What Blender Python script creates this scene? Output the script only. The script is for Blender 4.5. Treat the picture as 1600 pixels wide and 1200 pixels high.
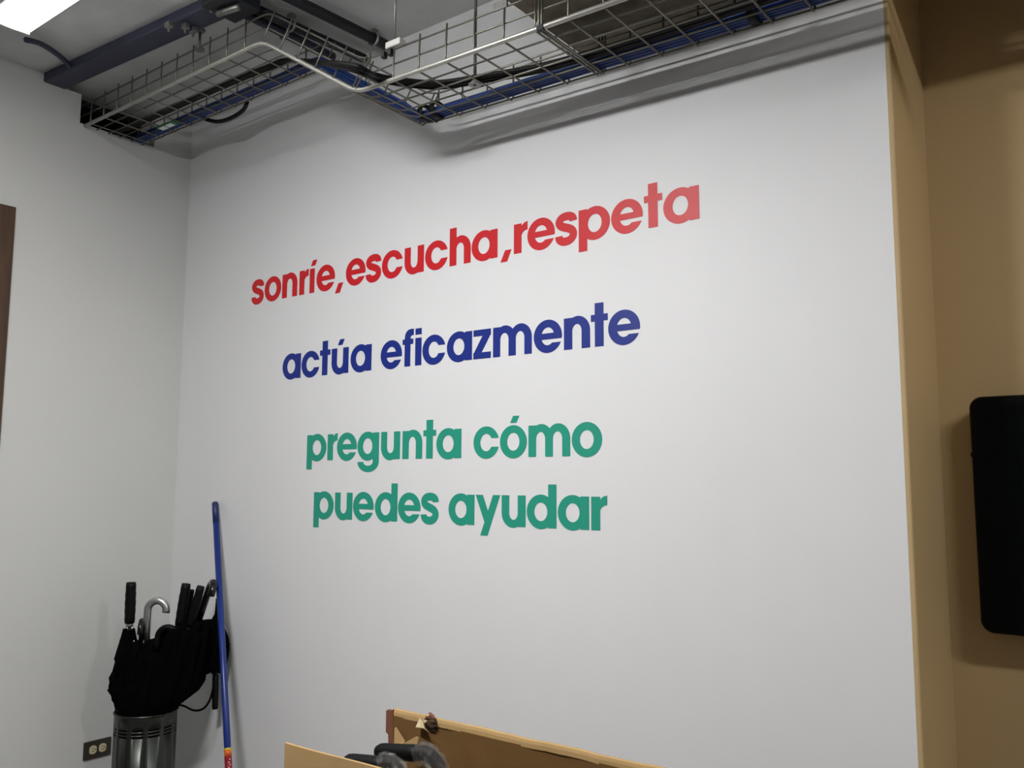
import bpy, bmesh, math, random
from mathutils import Vector, Matrix
from mathutils.geometry import delaunay_2d_cdt

for o in list(bpy.data.objects):
    bpy.data.objects.remove(o, do_unlink=True)
scn = bpy.context.scene
COL = scn.collection
random.seed(7)

# ------------------------------------------------------------------ camera
F_PX = 1356.57
YAW, PITCH, ROLL = math.radians(37.068), math.radians(6.364), math.radians(-0.213)
CAM = Vector((3.5, -2.18, 1.45))
FWD = Vector((-math.sin(YAW) * math.cos(PITCH), math.cos(YAW) * math.cos(PITCH), math.sin(PITCH)))
RGT = Vector((math.cos(YAW), math.sin(YAW), 0))
DWN = FWD.cross(RGT)
_c, _s = math.cos(ROLL), math.sin(ROLL)
RGT, DWN = _c * RGT + _s * DWN, -_s * RGT + _c * DWN
cam_d = bpy.data.cameras.new('camera')
cam = bpy.data.objects.new('camera', cam_d)
COL.objects.link(cam)
cam_d.sensor_width = 36.0
cam_d.lens = 36.0 * F_PX / 1600.0
cam_d.clip_start = 0.05
m3 = Matrix((RGT, -DWN, -FWD)).transposed()
cam.matrix_world = Matrix.Translation(CAM) @ m3.to_4x4()
scn.camera = cam

# ------------------------------------------------------------------ world, exposure
world = bpy.data.worlds.new('world')
scn.world = world
world.use_nodes = True
world.node_tree.nodes['Background'].inputs[0].default_value = (0.75, 0.85, 1.0, 1)
world.node_tree.nodes['Background'].inputs[1].default_value = 0.02
vs = scn.view_settings
vs.view_transform = 'Standard'
vs.look = 'None'
vs.gamma = 1.0
vs.use_curve_mapping = False
vs.exposure = 0.0

# lamp strengths (diffuser emission)
LAMP_CORNER = 7.0
LAMP_MAIN = 252.0
LAMP_REAR_FILL = 4.0  # unseen fill lamps added behind the camera to brighten the room
LAMP_SIDE = 74.0


# ------------------------------------------------------------------ pixel -> place helpers
def ray(px, py):
    return RGT * ((px - 800) / F_PX) + DWN * ((py - 600) / F_PX) + FWD


def on_x(px, py, x0=0.0):
    r = ray(px, py)
    return CAM + r * ((x0 - CAM.x) / r.x)


def on_y(px, py, y0=0.0):
    r = ray(px, py)
    return CAM + r * ((y0 - CAM.y) / r.y)


def on_z(px, py, z0):
    r = ray(px, py)
    return CAM + r * ((z0 - CAM.z) / r.z)


# ------------------------------------------------------------------ materials
def lin(c):
    return tuple((v / 12.92 if v <= 0.04045 else ((v + 0.055) / 1.055) ** 2.4) for v in (x / 255.0 for x in c)) + (1.0,)


def mat(name, rgb, rough=0.6, metal=0.0, var=0.0, scale=20.0, bump=0.0, bscale=200.0, spec=0.5, emit=0.0, stretch=None, coat=0.0, rgb2=None):
    m = bpy.data.materials.new(name)
    m.use_nodes = True
    nt = m.node_tree
    b = nt.nodes['Principled BSDF']
    base = lin(rgb)
    b.inputs['Base Color'].default_value = base
    b.inputs['Roughness'].default_value = rough
    b.inputs['Metallic'].default_value = metal
    b.inputs['Specular IOR Level'].default_value = spec
    if coat:
        b.inputs['Coat Weight'].default_value = coat
        b.inputs['Coat Roughness'].default_value = 0.08
    tc = nt.nodes.new('ShaderNodeTexCoord')
    src = tc.outputs['Object']
    if stretch:
        mp = nt.nodes.new('ShaderNodeMapping')
        mp.inputs['Scale'].default_value = stretch
        nt.links.new(src, mp.inputs['Vector'])
        src = mp.outputs['Vector']
    if var or rgb2:
        n = nt.nodes.new('ShaderNodeTexNoise')
        n.inputs['Scale'].default_value = scale
        n.inputs['Detail'].default_value = 6
        n.inputs['Roughness'].default_value = 0.6
        nt.links.new(src, n.inputs['Vector'])
        r = nt.nodes.new('ShaderNodeValToRGB')
        r.color_ramp.elements[0].position = 0.3
        r.color_ramp.elements[1].position = 0.7
        if rgb2:
            c0, c1 = base, lin(rgb2)
        else:
            c0 = tuple(v * (1 - var) for v in base[:3]) + (1,)
            c1 = tuple(min(1, v * (1 + var)) for v in base[:3]) + (1,)
        r.color_ramp.elements[0].color = c0
        r.color_ramp.elements[1].color = c1
        nt.links.new(n.outputs['Fac'], r.inputs['Fac'])
        nt.links.new(r.outputs['Color'], b.inputs['Base Color'])
    if bump:
        n2 = nt.nodes.new('ShaderNodeTexNoise')
        n2.inputs['Scale'].default_value = bscale
        n2.inputs['Detail'].default_value = 4
        nt.links.new(src, n2.inputs['Vector'])
        bp = nt.nodes.new('ShaderNodeBump')
        bp.inputs['Strength'].default_value = bump
        bp.inputs['Distance'].default_value = 0.002
        nt.links.new(n2.outputs['Fac'], bp.inputs['Height'])
        nt.links.new(bp.outputs['Normal'], b.inputs['Normal'])
    if emit:
        b.inputs['Emission Color'].default_value = (1.0, 0.985, 0.98, 1)
        b.inputs['Emission Strength'].default_value = emit
    return m


M = {}
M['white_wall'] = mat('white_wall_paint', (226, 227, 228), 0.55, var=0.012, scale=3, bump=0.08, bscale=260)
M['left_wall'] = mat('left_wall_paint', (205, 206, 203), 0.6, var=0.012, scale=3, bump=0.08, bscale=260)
M['tan_wall'] = mat('tan_wall_paint', (190, 164, 120), 0.6, var=0.03, scale=4, bump=0.15, bscale=180)
M['ceiling'] = mat('raw_concrete', (204, 207, 206), 0.85, var=0.10, scale=5, bump=0.5, bscale=60)
M['beam'] = mat('brown_concrete', (128, 120, 104), 0.9, var=0.28, scale=14, bump=0.7, bscale=70)
M['grey_wall'] = mat('grey_wall_paint', (150, 152, 154), 0.7)
M['void'] = mat('void_shade_black', (26, 27, 32), 0.9)  # near-black colour stands in for shade behind the cable opening
M['floor'] = mat('grey_floor', (98, 95, 92), 0.4, var=0.05, scale=6)
M['wood'] = mat('brown_wood', (86, 60, 40), 0.5, rgb2=(60, 42, 29), scale=7, stretch=(6, 6, 0.6), bump=0.15, bscale=40)
M['red'] = mat('red_vinyl', (203, 28, 36), 0.45, spec=0.38)
M['blue'] = mat('blue_vinyl', (22, 44, 132), 0.45, spec=0.38)
M['green'] = mat('green_vinyl', (38, 152, 128), 0.45, spec=0.38)
M['lamp_white'] = mat('lamp_housing_white', (235, 235, 235), 0.4)
M['zinc_rail'] = mat('zinc_rail', (188, 188, 180), 0.4, metal=0.6, var=0.1, scale=30)
M['zinc'] = mat('zinc_wire', (122, 121, 112), 0.4, metal=0.75, var=0.12, scale=30)
M['zinc_rod'] = mat('zinc_rod', (140, 140, 135), 0.45, metal=0.8, var=0.15, scale=60)
M['blue_cable'] = mat('blue_cable_jacket', (22, 52, 116), 0.45, var=0.1, scale=12)
M['black_cable'] = mat('black_cable_jacket', (7, 7, 8), 0.55, spec=0.25)
M['dark_steel'] = mat('dark_blue_steel', (60, 62, 82), 0.5, metal=0.2, var=0.12, scale=12)
M['black_steel'] = mat('black_steel', (28, 31, 36), 0.5, metal=0.2)
M['white_plastic'] = mat('white_plastic', (222, 222, 214), 0.5)
M['tag'] = mat('cable_tag_white', (225, 232, 235), 0.5)
M['tag_green'] = mat('cable_tag_green', (50, 110, 70), 0.5)
M['black_cloth'] = mat('black_umbrella_cloth', (3, 3, 3), 0.9, spec=0.05, bump=0.1, bscale=300)
M['black_rubber'] = mat('black_rubber', (4, 4, 4), 0.55, spec=0.2)
M['black_gloss'] = mat('black_gloss', (8, 8, 8), 0.18)
M['silver'] = mat('silver_handle', (205, 206, 205), 0.3, metal=0.9)
M['steel'] = mat('brushed_steel', (84, 87, 83), 0.36, metal=1.0, var=0.08, scale=30, stretch=(8, 8, 0.3))
M['dark_plate'] = mat('dark_brown_plate', (58, 52, 46), 0.4)
M['ivory'] = mat('ivory_socket', (205, 196, 160), 0.45)
M['slot'] = mat('socket_slot', (30, 26, 22), 0.7)
M['pole_blue'] = mat('blue_pole_plastic', (16, 44, 118), 0.35, var=0.06, scale=6)
M['pole_cap'] = mat('dark_blue_cap', (22, 40, 92), 0.45)
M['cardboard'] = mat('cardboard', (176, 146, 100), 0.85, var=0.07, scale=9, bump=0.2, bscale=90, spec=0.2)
M['cardboard_shade'] = mat('cardboard_shaded', (110, 83, 48), 0.9, var=0.12, scale=7, bump=0.2, bscale=90, spec=0.15)  # darker copy of the cardboard, with the inner face's shade in its colour
M['cardboard_edge'] = mat('cardboard_edge_red', (120, 72, 52), 0.9, var=0.1, scale=20)
M['paper_torn'] = mat('torn_paper', (205, 188, 150), 0.9, var=0.15, scale=40)
M['torn_dark'] = mat('torn_cardboard_dark', (64, 48, 32), 0.9, var=0.3, scale=60)
M['tv_black'] = mat('tv_black_plastic', (3, 4, 4), 0.45, spec=0.12)
M['tv_screen'] = mat('tv_screen_glass', (2, 4, 5), 0.3, spec=0.12)
M['yellow'] = mat('label_yellow', (214, 200, 40), 0.5)
M['label_red'] = mat('label_red_orange', (190, 30, 20), 0.4, rgb2=(225, 140, 40), scale=26)
M['label_maroon'] = mat('label_maroon', (110, 14, 30), 0.4, rgb2=(160, 30, 50), scale=30)
M['label_pink'] = mat('label_pink_print', (226, 150, 165), 0.5)


def plastic_wrap():
    m = bpy.data.materials.new('clear_plastic_wrap')
    m.use_nodes = True
    nt = m.node_tree
    nt.nodes.remove(nt.nodes['Principled BSDF'])
    b = nt.nodes.new('ShaderNodeBsdfGlossy')
    b.inputs['Roughness'].default_value = 0.05
    tr = nt.nodes.new('ShaderNodeBsdfTransparent')
    tr.inputs['Color'].default_value = (0.93, 0.94, 0.94, 1)
    mx = nt.nodes.new('ShaderNodeMixShader')
    mx.inputs[0].default_value = 0.22
    nt.links.new(tr.outputs[0], mx.inputs[1])
    nt.links.new(b.outputs[0], mx.inputs[2])
    nt.links.new(mx.outputs[0], nt.nodes['Material Output'].inputs[0])
    n = nt.nodes.new('ShaderNodeTexNoise')
    n.inputs['Scale'].default_value = 70
    bp = nt.nodes.new('ShaderNodeBump')
    bp.inputs['Strength'].default_value = 0.9
    bp.inputs['Distance'].default_value = 0.01
    nt.links.new(n.outputs['Fac'], bp.inputs['Height'])
    nt.links.new(bp.outputs['Normal'], b.inputs['Normal'])
    return m


M['wrap'] = plastic_wrap()


# ------------------------------------------------------------------ object helpers
def link(name, me, material=None, parent=None, smooth=False):
    o = bpy.data.objects.new(name, me)
    COL.objects.link(o)
    if material is not None and not me.materials:
        me.materials.append(M[material] if isinstance(material, str) else material)
    if parent is not None:
        o.parent = parent
        o.matrix_parent_inverse = parent.matrix_world.inverted()
    if smooth:
        for p in me.polygons:
            p.use_smooth = True
    return o


def bm_obj(name, bm, material, parent=None, smooth=False):
    bmesh.ops.recalc_face_normals(bm, faces=bm.faces)
    me = bpy.data.meshes.new(name)
    bm.to_mesh(me)
    bm.free()
    return link(name, me, material, parent, smooth)


def tag(o, label, cat, group=None):
    o['label'] = label
    o['category'] = cat
    if group:
        o['group'] = group
    return o


def struct(o, label=None):
    o['kind'] = 'structure'
    if label:
        o['label'] = label
    return o


def thing(name, loc, label, cat, group=None):
    o = bpy.data.objects.new(name, None)
    COL.objects.link(o)
    o.location = loc
    o.empty_display_size = 0.05
    o.matrix_world = Matrix.Translation(Vector(loc))
    return tag(o, label, cat, group)


def add_box(bm, lo, hi, bevel=0.0, seg=2):
    lo, hi = Vector(lo), Vector(hi)
    r = bmesh.ops.create_cube(bm, size=1.0)
    vs_ = r['verts']
    d = hi - lo
    for v in vs_:
        v.co = Vector((lo.x + (v.co.x + .5) * d.x, lo.y + (v.co.y + .5) * d.y, lo.z + (v.co.z + .5) * d.z))
    if bevel:
        es = list({e for v in vs_ for e in v.link_edges})
        bmesh.ops.bevel(bm, geom=es, offset=bevel, segments=seg, affect='EDGES', profile=0.5)


def box(name, lo, hi, material, parent=None, bevel=0.0):
    bm = bmesh.new()
    add_box(bm, lo, hi, bevel)
    return bm_obj(name, bm, material, parent)


def frames(pts):
    """parallel-transport frames along a polyline"""
    pts = [Vector(p) for p in pts]
    n = len(pts)
    tans = []
    for i in range(n):
        a = pts[max(0, i - 1)]
        b = pts[min(n - 1, i + 1)]
        t = (b - a)
        if i not in (0, n - 1):
            t = (pts[i] - a).normalized() + (b - pts[i]).normalized()
        tans.append(t.normalized() if t.length > 1e-9 else Vector((0, 0, 1)))
    up = Vector((0, 0, 1)) if abs(tans[0].z) < 0.9 else Vector((1, 0, 0))
    u = tans[0].cross(up).normalized()
    out = []
    for i in range(n):
        u = (u - tans[i] * u.dot(tans[i])).normalized()
        out.append((pts[i], tans[i], u, tans[i].cross(u)))
    return out


def add_tube(bm, pts, r, seg=8, cap=True):
    fr = frames(pts)
    rings = []
    n = len(fr)
    for i, (p, t, u, v) in enumerate(fr):
        rr = r[i] if isinstance(r, (list, tuple)) else r
        k = 1.0
        if 0 < i < n - 1:
            c = (fr[i][0] - fr[i - 1][0]).normalized().dot(t)
            k = 1.0 / max(0.6, c)
        rings.append([bm.verts.new(p + (u * math.cos(2 * math.pi * j / seg) + v * math.sin(2 * math.pi * j / seg)) * rr * (k if k < 1.3 else 1.3)) for j in range(seg)])
    for i in range(n - 1):
        for j in range(seg):
            bm.faces.new((rings[i][j], rings[i][(j + 1) % seg], rings[i + 1][(j + 1) % seg], rings[i + 1][j]))
    if cap:
        bm.faces.new(rings[0][::-1])
        bm.faces.new(rings[-1])


def tube(name, pts, r, material, parent=None, seg=8, smooth=True):
    bm = bmesh.new()
    add_tube(bm, pts, r, seg)
    return bm_obj(name, bm, material, parent, smooth)


def catmull(pts, n=8):
    pts = [Vector(p) for p in pts]
    P = [pts[0] * 2 - pts[1]] + pts + [pts[-1] * 2 - pts[-2]]
    out = []
    for i in range(1, len(P) - 2):
        p0, p1, p2, p3 = P[i - 1], P[i], P[i + 1], P[i + 2]
        for k in range(n):
            t = k / n
            out.append(0.5 * ((2 * p1) + (p2 - p0) * t + (2 * p0 - 5 * p1 + 4 * p2 - p3) * t * t + (3 * p1 - p0 - 3 * p2 + p3) * t ** 3))
    out.append(pts[-1].copy())
    return out


def prism(name, poly, axis, a, b, material, parent=None, bevel=0.0):
    """extrude a 2-D outline; axis 'x': poly=(y,z); 'y': (x,z); 'z': (x,y)"""
    bm = bmesh.new()

    def mk(p, t):
        if axis == 'x':
            return (t, p[0], p[1])
        if axis == 'y':
            return (p[0], t, p[1])
        return (p[0], p[1], t)
    A = [bm.verts.new(mk(p, a)) for p in poly]
    B = [bm.verts.new(mk(p, b)) for p in poly]
    n = len(poly)
    bm.faces.new(A)
    bm.faces.new(B[::-1])
    for i in range(n):
        bm.faces.new((A[i], A[(i + 1) % n], B[(i + 1) % n], B[i]))
    bm.normal_update()
    bmesh.ops.triangulate(bm, faces=[f for f in bm.faces if len(f.verts) > 4])
    return bm_obj(name, bm, material, parent)


# ================================================================== ROOM SHELL
CEIL = 3.07
X_EDGE = 3.01          # where the white wall ends
Y_NICHE = 0.36         # depth of the recess with the television

struct(box('floor', (-0.1, -5.1, -0.1), (6.2, 0.5, 0.0), 'floor'), 'grey floor')
ceiling = struct(box('ceiling', (-1.0, -5.1, CEIL), (6.2, 0.5, CEIL + 0.15), 'ceiling'), 'raw grey concrete ceiling slab')
prism('concrete_beam', [(2.165, 0.0), (2.165, -0.85), (X_EDGE + 0.006, -0.85), (X_EDGE + 0.006, 0.0)], 'z', 2.726, CEIL, 'beam', ceiling)
box('lintel', (X_EDGE + 0.006, -0.04, 2.69), (6.1, 0.0, CEIL), 'tan_wall', ceiling)
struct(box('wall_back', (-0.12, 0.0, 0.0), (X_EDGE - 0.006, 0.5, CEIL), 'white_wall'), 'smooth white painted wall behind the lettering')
bm = bmesh.new()
for ya, yb, za, zb_ in ((-0.181, 0.0, 0.0, CEIL), (-0.511, -0.181, 0.0, 2.912), (-0.62, -0.511, 0.0, 3.034), (-0.83, -0.62, 0.0, CEIL),
                        (-1.72, -0.83, 2.40, CEIL), (-5.0, -1.72, 0.0, CEIL)):
    add_box(bm, (-0.12, ya, za), (0.0, yb, zb_))
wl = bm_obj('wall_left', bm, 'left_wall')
struct(wl, 'white painted side wall with a stepped cable opening at its top')
bm = bmesh.new()
add_box(bm, (X_EDGE - 0.006, 0.0005, 0.0), (X_EDGE + 0.006, Y_NICHE, CEIL))
es = [e for e in bm.edges if all(abs(v.co.x - X_EDGE - 0.006) < 1e-6 and abs(v.co.y - 0.0005) < 1e-6 for v in e.verts)]
bmesh.ops.bevel(bm, geom=es, offset=0.0055, segments=3, affect='EDGES', profile=0.5)
struct(bm_obj('wall_return', bm, 'tan_wall'), 'narrow tan return wall beside the white wall')
struct(box('wall_recess', (X_EDGE - 0.006, Y_NICHE, 0.0), (6.2, 0.5, CEIL), 'tan_wall'), 'tan painted wall behind the television')
struct(box('wall_right', (6.1, -5.0, 0.0), (6.2, Y_NICHE, CEIL), 'grey_wall'))
struct(box('wall_front', (-0.12, -5.1, 0.0), (6.1, -5.0, CEIL), 'grey_wall'))
# black lining added so the space behind the cable opening stays dark
bm = bmesh.new()
for lo_, hi_ in (((-1.0, -0.80, 2.42), (-0.98, 0.0, 3.065)), ((-0.98, -0.80, 3.04), (-0.121, 0.0, 3.065)), ((-0.98, -0.80, 2.40), (-0.121, 0.0, 2.42)),
                 ((-0.98, -0.82, 2.42), (-0.121, -0.80, 3.065)), ((-0.98, -0.02, 2.42), (-0.121, 0.0, 3.04))):
    add_box(bm, lo_, hi_)
struct(bm_obj('wall_void_lining', bm, 'void'), 'added black lining darkening the space behind the cable opening')

# door in the left wall: only the edge of its casing reaches into the picture
door = struct(thing('door_1', (0, -1.27, 0), 'brown wooden door with casing in the white side wall', 'door'))
del door['category']
prism('door_casing', [(-0.743, 0.0), (-0.743, 2.488), (-1.807, 2.488), (-1.807, 0.0), (-1.722, 0.0), (-1.722, 2.402), (-0.828, 2.402), (-0.828, 0.0)], 'x', 0.0005, 0.022, 'wood', door)
leaf = box('door_leaf', (-0.07, -1.715, 0.006), (-0.03, -0.835, 2.395), 'wood', door)
for i in range(2):
    for j in range(3):
        y0 = -1.64 + i * 0.39
        z0 = 0.2 + j * 0.72
        box('door_panel', (-0.031, y0, z0), (-0.022, y0 + 0.33, z0 + 0.6), 'wood', leaf, bevel=0.004)
tube('door_handle', [(-0.03, -0.9, 1.02), (0.03, -0.9, 1.02), (0.035, -0.91, 1.02), (0.035, -1.02, 1.02)], 0.009, 'zinc_rod', leaf)


# ================================================================== CEILING LAMPS
def lamp(x0, x1, yc, strength, label, group, w=0.148, zb=3.0, pendant=False):
    zt = zb + 0.06 if pendant else CEIL - 0.0005
    side = 0.02 if pendant else 0.0135
    t = thing('ceiling_lamp', ((x0 + x1) / 2, yc, CEIL), label, 'lamp', group)
    bm = bmesh.new()
    add_box(bm, (x0, yc - w / 2, zb + side + 0.0005), (x1, yc + w / 2, zt), 0.006)
    bm_obj('housing', bm, 'lamp_white', t)
    for xe in (x0, x1):
        s = 1 if xe == x1 else -1
        box('end_cap', (min(xe, xe - s * 0.012), yc - w / 2 + 0.004, zb + 0.002), (max(xe, xe - s * 0.012), yc + w / 2 - 0.004, zb + side + 0.002), 'lamp_white', t)
    if pendant:
        for xs in (x0 + 0.08, x1 - 0.08):
            tube('suspension_rod', [(xs, yc, zt - 0.002), (xs, yc, CEIL - 0.0005)], 0.004, 'zinc_rod', t, seg=8)
    bm = bmesh.new()
    # shallow curved diffuser, steep at its long sides
    n = 10
    ex = 0.28 if pendant else 0.5
    prof = [(yc - w / 2 + 0.005 + (w - 0.01) * (0.5 - 0.5 * math.cos(math.pi * k / n)), zb + side - side * math.sin(math.pi * k / n) ** ex) for k in range(n + 1)]
    a = [bm.verts.new((x0 + 0.012, p[0], p[1])) for p in prof]
    b = [bm.verts.new((x1 - 0.012, p[0], p[1])) for p in prof]
    for k in range(n):
        bm.faces.new((a[k], a[k + 1], b[k + 1], b[k]))
    bm.faces.new((a[0], b[0], b[-1], a[-1]))
    bm.faces.new(a)
    bm.faces.new(b[::-1])
    md = mat('lamp_diffuser', (245, 245, 245), 0.5, emit=strength)
    bm_obj('diffuser', bm, md, t)
    return t


lamp(0.385, 1.585, -0.962, LAMP_CORNER, 'glowing white ceiling lamp beside the side wall, joined by a dark cord', None)
lamp(1.58, 2.16, -1.72, LAMP_MAIN, 'white pendant lamp hung before the middle of the lettered wall', None, zb=2.78, pendant=True)
lamp(4.2, 5.4, -0.9, LAMP_SIDE, 'white ceiling lamp in front of the television recess', None)
lamp(0.8, 2.0, -3.4, LAMP_REAR_FILL, 'unseen added fill lamp at the rear of the room by the door wall', None)
lamp(3.4, 4.6, -3.4, LAMP_REAR_FILL, 'unseen added fill lamp at the rear of the room by the tan wall', None)

# ================================================================== WALL LETTERING
XH, ASC, DES = 96.5, 131.0, -33.5
CY = XH / 2
RX, RY, IX, IY = 52.7, 52.0, 24.2, 28.0
ST = 30.0


def ell(cx, cy, rx, ry, a0, a1, n=28):
    return [(cx + rx * math.cos(math.radians(a0 + (a1 - a0) * k / n)), cy + ry * math.sin(math.radians(a0 + (a1 - a0) * k / n))) for k in range(n + 1)]


def arc(cx, cy, rx, ry, ix, iy, a0, a1, n=28):
    return ell(cx, cy, rx, ry, a0, a1, n) + ell(cx, cy, ix, iy, a1, a0, n)


def rect(x0, y0, x1, y1):
    return [(x0, y0), (x1, y0), (x1, y1), (x0, y1)]


def ring(cx, cy=CY):
    return [arc(cx, cy, RX, RY, IX, IY, 0, 180), arc(cx, cy, RX, RY, IX, IY, 180, 360)]


def arch(x0, x1, sw=ST, base=0.0, top=100.0):
    """shoulder of n, h, m between the stem starting at x0 and the right edge x1"""
    yc = 54.0
    oc = x0 + 5 + (x1 - x0 - 5) / 2
    orx = x1 - oc
    il, ir = x0 + sw, x1 - sw + 0.5
    ic, irx = (il + ir) / 2, (ir - il) / 2
    outer = ell(oc, yc, orx, top - yc, 0, 158)
    inner = ell(ic, yc, irx, 21.5, 180, 0)
    return [outer + inner, rect(ir, base, x1, yc)]


def stroke(path, w):
    out = []
    P = catmull([(x, y, 0) for x, y in path], 6)
    L, Rr = [], []
    for i, p in enumerate(P):
        a, b = P[max(0, i - 1)], P[min(len(P) - 1, i + 1)]
        t = (b - a).normalized()
        nrm = Vector((-t.y, t.x, 0))
        ww = w / 2
        L.append(p + nrm * ww)
        Rr.append(p - nrm * ww)
    for i in range(len(P) - 1):
        quad = [(q.x, q.y) for q in (L[i], Rr[i], Rr[i + 1], L[i + 1])]
        mx, my = sum(q[0] for q in quad) / 4, sum(q[1] for q in quad) / 4
        quad.sort(key=lambda q: math.atan2(q[1] - my, q[0] - mx))
        # grow a hair so that neighbours overlap instead of only touching
        out.append([(mx + (q[0] - mx) * 1.02, my + (q[1] - my) * 1.002) for q in quad])
    return out


def flip(polys, w):
    return [[(w - x, XH - y) for x, y in p] for p in polys]


def acute(x0, w=25, lean=11):
    return [(x0, 107.5), (x0 + w, 107.5), (x0 + w + lean, 129.5), (x0 + lean + 1, 129.5)]


def glyph(ch):
    """-> (solid polygons, cut polygons, width) in mm"""
    cut = []
    if ch in 'oó':
        s, w = ring(RX), 2 * RX
        if ch == 'ó':
            s = s + [acute(40)]
    elif ch == 'a':
        s, w = ring(RX) + [rect(80, 0, 110, XH)], 110
    elif ch == 'd':
        s, w = ring(RX) + [rect(80, 0, 110, ASC)], 110
    elif ch == 'p':
        s, w = ring(110 - RX) + [rect(0, DES, 30, XH)], 110
    elif ch == 'g':
        s, w = ring(RX) + [rect(80, -9, 110, XH), arc(56, -8, 54, 36.5, 24.5, 14, 180, 360)], 110
    elif ch == 'c':
        s, w = ring(RX), 104
        cut = [[(RX, CY - 14), (RX + 60, CY - 14), (RX + 60, CY + 14), (RX, CY + 14)]]
    elif ch == 'e':
        s, w = ring(RX) + [rect(15, CY - 9.5, 2 * RX - 6, CY + 9.5)], 105
        cut = [[(RX, CY - 21), (RX + 60, CY - 21), (RX + 60, CY - 9.5), (RX, CY - 9.5)]]
    elif ch == 's':
        s = stroke([(66.3, 70), (65.8, 75), (62, 82), (52, 86.8), (39, 87.8), (25, 85.0), (16.0, 77.5), (14.5, 68.5), (21, 60.0), (33, 54.2), (47, 49.0), (59, 43.0), (66, 33.5), (65, 22.0), (55, 12.0), (41, 8.4), (27, 9.6), (17.0, 16), (13.6, 22.5), (13.2, 28)], 26.0)
        w = 80
    elif ch in 'nuú':
        s, w = [rect(0, 0, ST, XH)] + arch(0, 93), 93
        if ch != 'n':
            s = flip(s, 93)
        if ch == 'ú':
            s = s + [acute(33)]
    elif ch == 'h':
        s, w = [rect(0, 0, ST, ASC)] + arch(0, 93), 93
    elif ch == 'm':
        s, w = [rect(0, 0, 29, XH)] + arch(0, 91.5, 29) + arch(62.5, 154, 29), 154
    elif ch == 'r':
        s, w = [rect(0, 0, ST, XH), [(18, 56), (24, 78), (32, 90), (42, 97.5), (54, 100), (54, 72.5), (44, 71), (36, 66.5), (30, 58), (28, 48), (20, 46)]], 54
    elif ch == 't':
        s, w = [rect(13.5, 0, 43.5, ASC), rect(0, 76, 58, XH)], 58
    elif ch == 'i':
        s, w = [rect(0, 0, 29, XH), rect(0, 108, 29, 130)], 29
    elif ch == 'í':
        s, w = [rect(0, 0, 28, XH), acute(5)], 41
    elif ch == 'f':
        s, w = [rect(10.5, 0, 38, 100), rect(0, 77.5, 51, XH), [(10.5, 90), (10.5, 103), (13, 115), (19, 124), (28, 129.5), (40, 131.5), (53, 131), (53, 108.5), (46, 108.5), (40.5, 106.5), (38, 102), (38, 90)]], 53
    elif ch == 'z':
        s, w = [rect(0, 75.5, 73, XH), rect(0, 0, 73, 21), [(0, 0), (0, 17), (40, 78), (73, XH), (73, 79.5), (33, 18)]], 73
    elif ch == 'y':
        s, w = [[(71, XH), (100, XH), (49.5, -32), (20, -32)], [(0, XH), (29.5, XH), (52, 42), (37, 10)]], 100
    elif ch == ',':
        s, w = [[(0, -20), (27, -20), (45, 18), (19, 18)]], 45
    return s, cut, w


GLYPH_MESH = {}


def glyph_mesh(ch, color):
    key = (ch, color)
    if key in GLYPH_MESH:
        return GLYPH_MESH[key]
    solid, cut, w = glyph(ch)
    verts, faces = [], []
    def ccw(p):
        ar = sum(p[i][0] * p[(i + 1) % len(p)][1] - p[(i + 1) % len(p)][0] * p[i][1] for i in range(len(p)))
        return p if ar > 0 else p[::-1]
    solid = [ccw(p) for p in solid]
    cut = [ccw(p) for p in cut]
    for p in solid + cut:
        faces.append(list(range(len(verts), len(verts) + len(p))))
        verts += [Vector((x, y)) for x, y in p]
    nso = len(solid)
    r = delaunay_2d_cdt(verts, [], faces, 1, 1e-4, True)
    V, Fc, OF = r[0], r[2], r[5]
    keep = [f for f, o in zip(Fc, OF) if any(k < nso for k in o) and not any(k >= nso for k in o)]
    # crossbar of the e must survive the cut
    th = 0.0012
    bm = bmesh.new()
    vm = {}

    def gv(i, front):
        if (i, front) not in vm:
            vm[(i, front)] = bm.verts.new(((V[i].x - w / 2) * 0.001, -th if front else -0.0001, V[i].y * 0.001))
        return vm[(i, front)]
    cnt = {}
    for f in keep:
        try:
            bm.faces.new([gv(i, True) for i in f])
        except ValueError:
            continue
        for a, b in zip(f, f[1:] + f[:1]):
            k = (min(a, b), max(a, b))
            cnt[k] = cnt.get(k, 0) + 1
    for (a, b), c in cnt.items():
        if c == 1:
            bm.faces.new((gv(a, True), gv(b, True), gv(b, False), gv(a, False)))
    bmesh.ops.recalc_face_normals(bm, faces=bm.faces)
    me = bpy.data.meshes.new('letter')
    bm.to_mesh(me)
    bm.free()
    # flat front must face the room
    front = [p for p in me.polygons if abs(p.normal.y) > 0.9]
    if front and front[0].normal.y > 0:
        me.flip_normals()
    me.materials.append(M[color])
    GLYPH_MESH[key] = me
    return me


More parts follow.
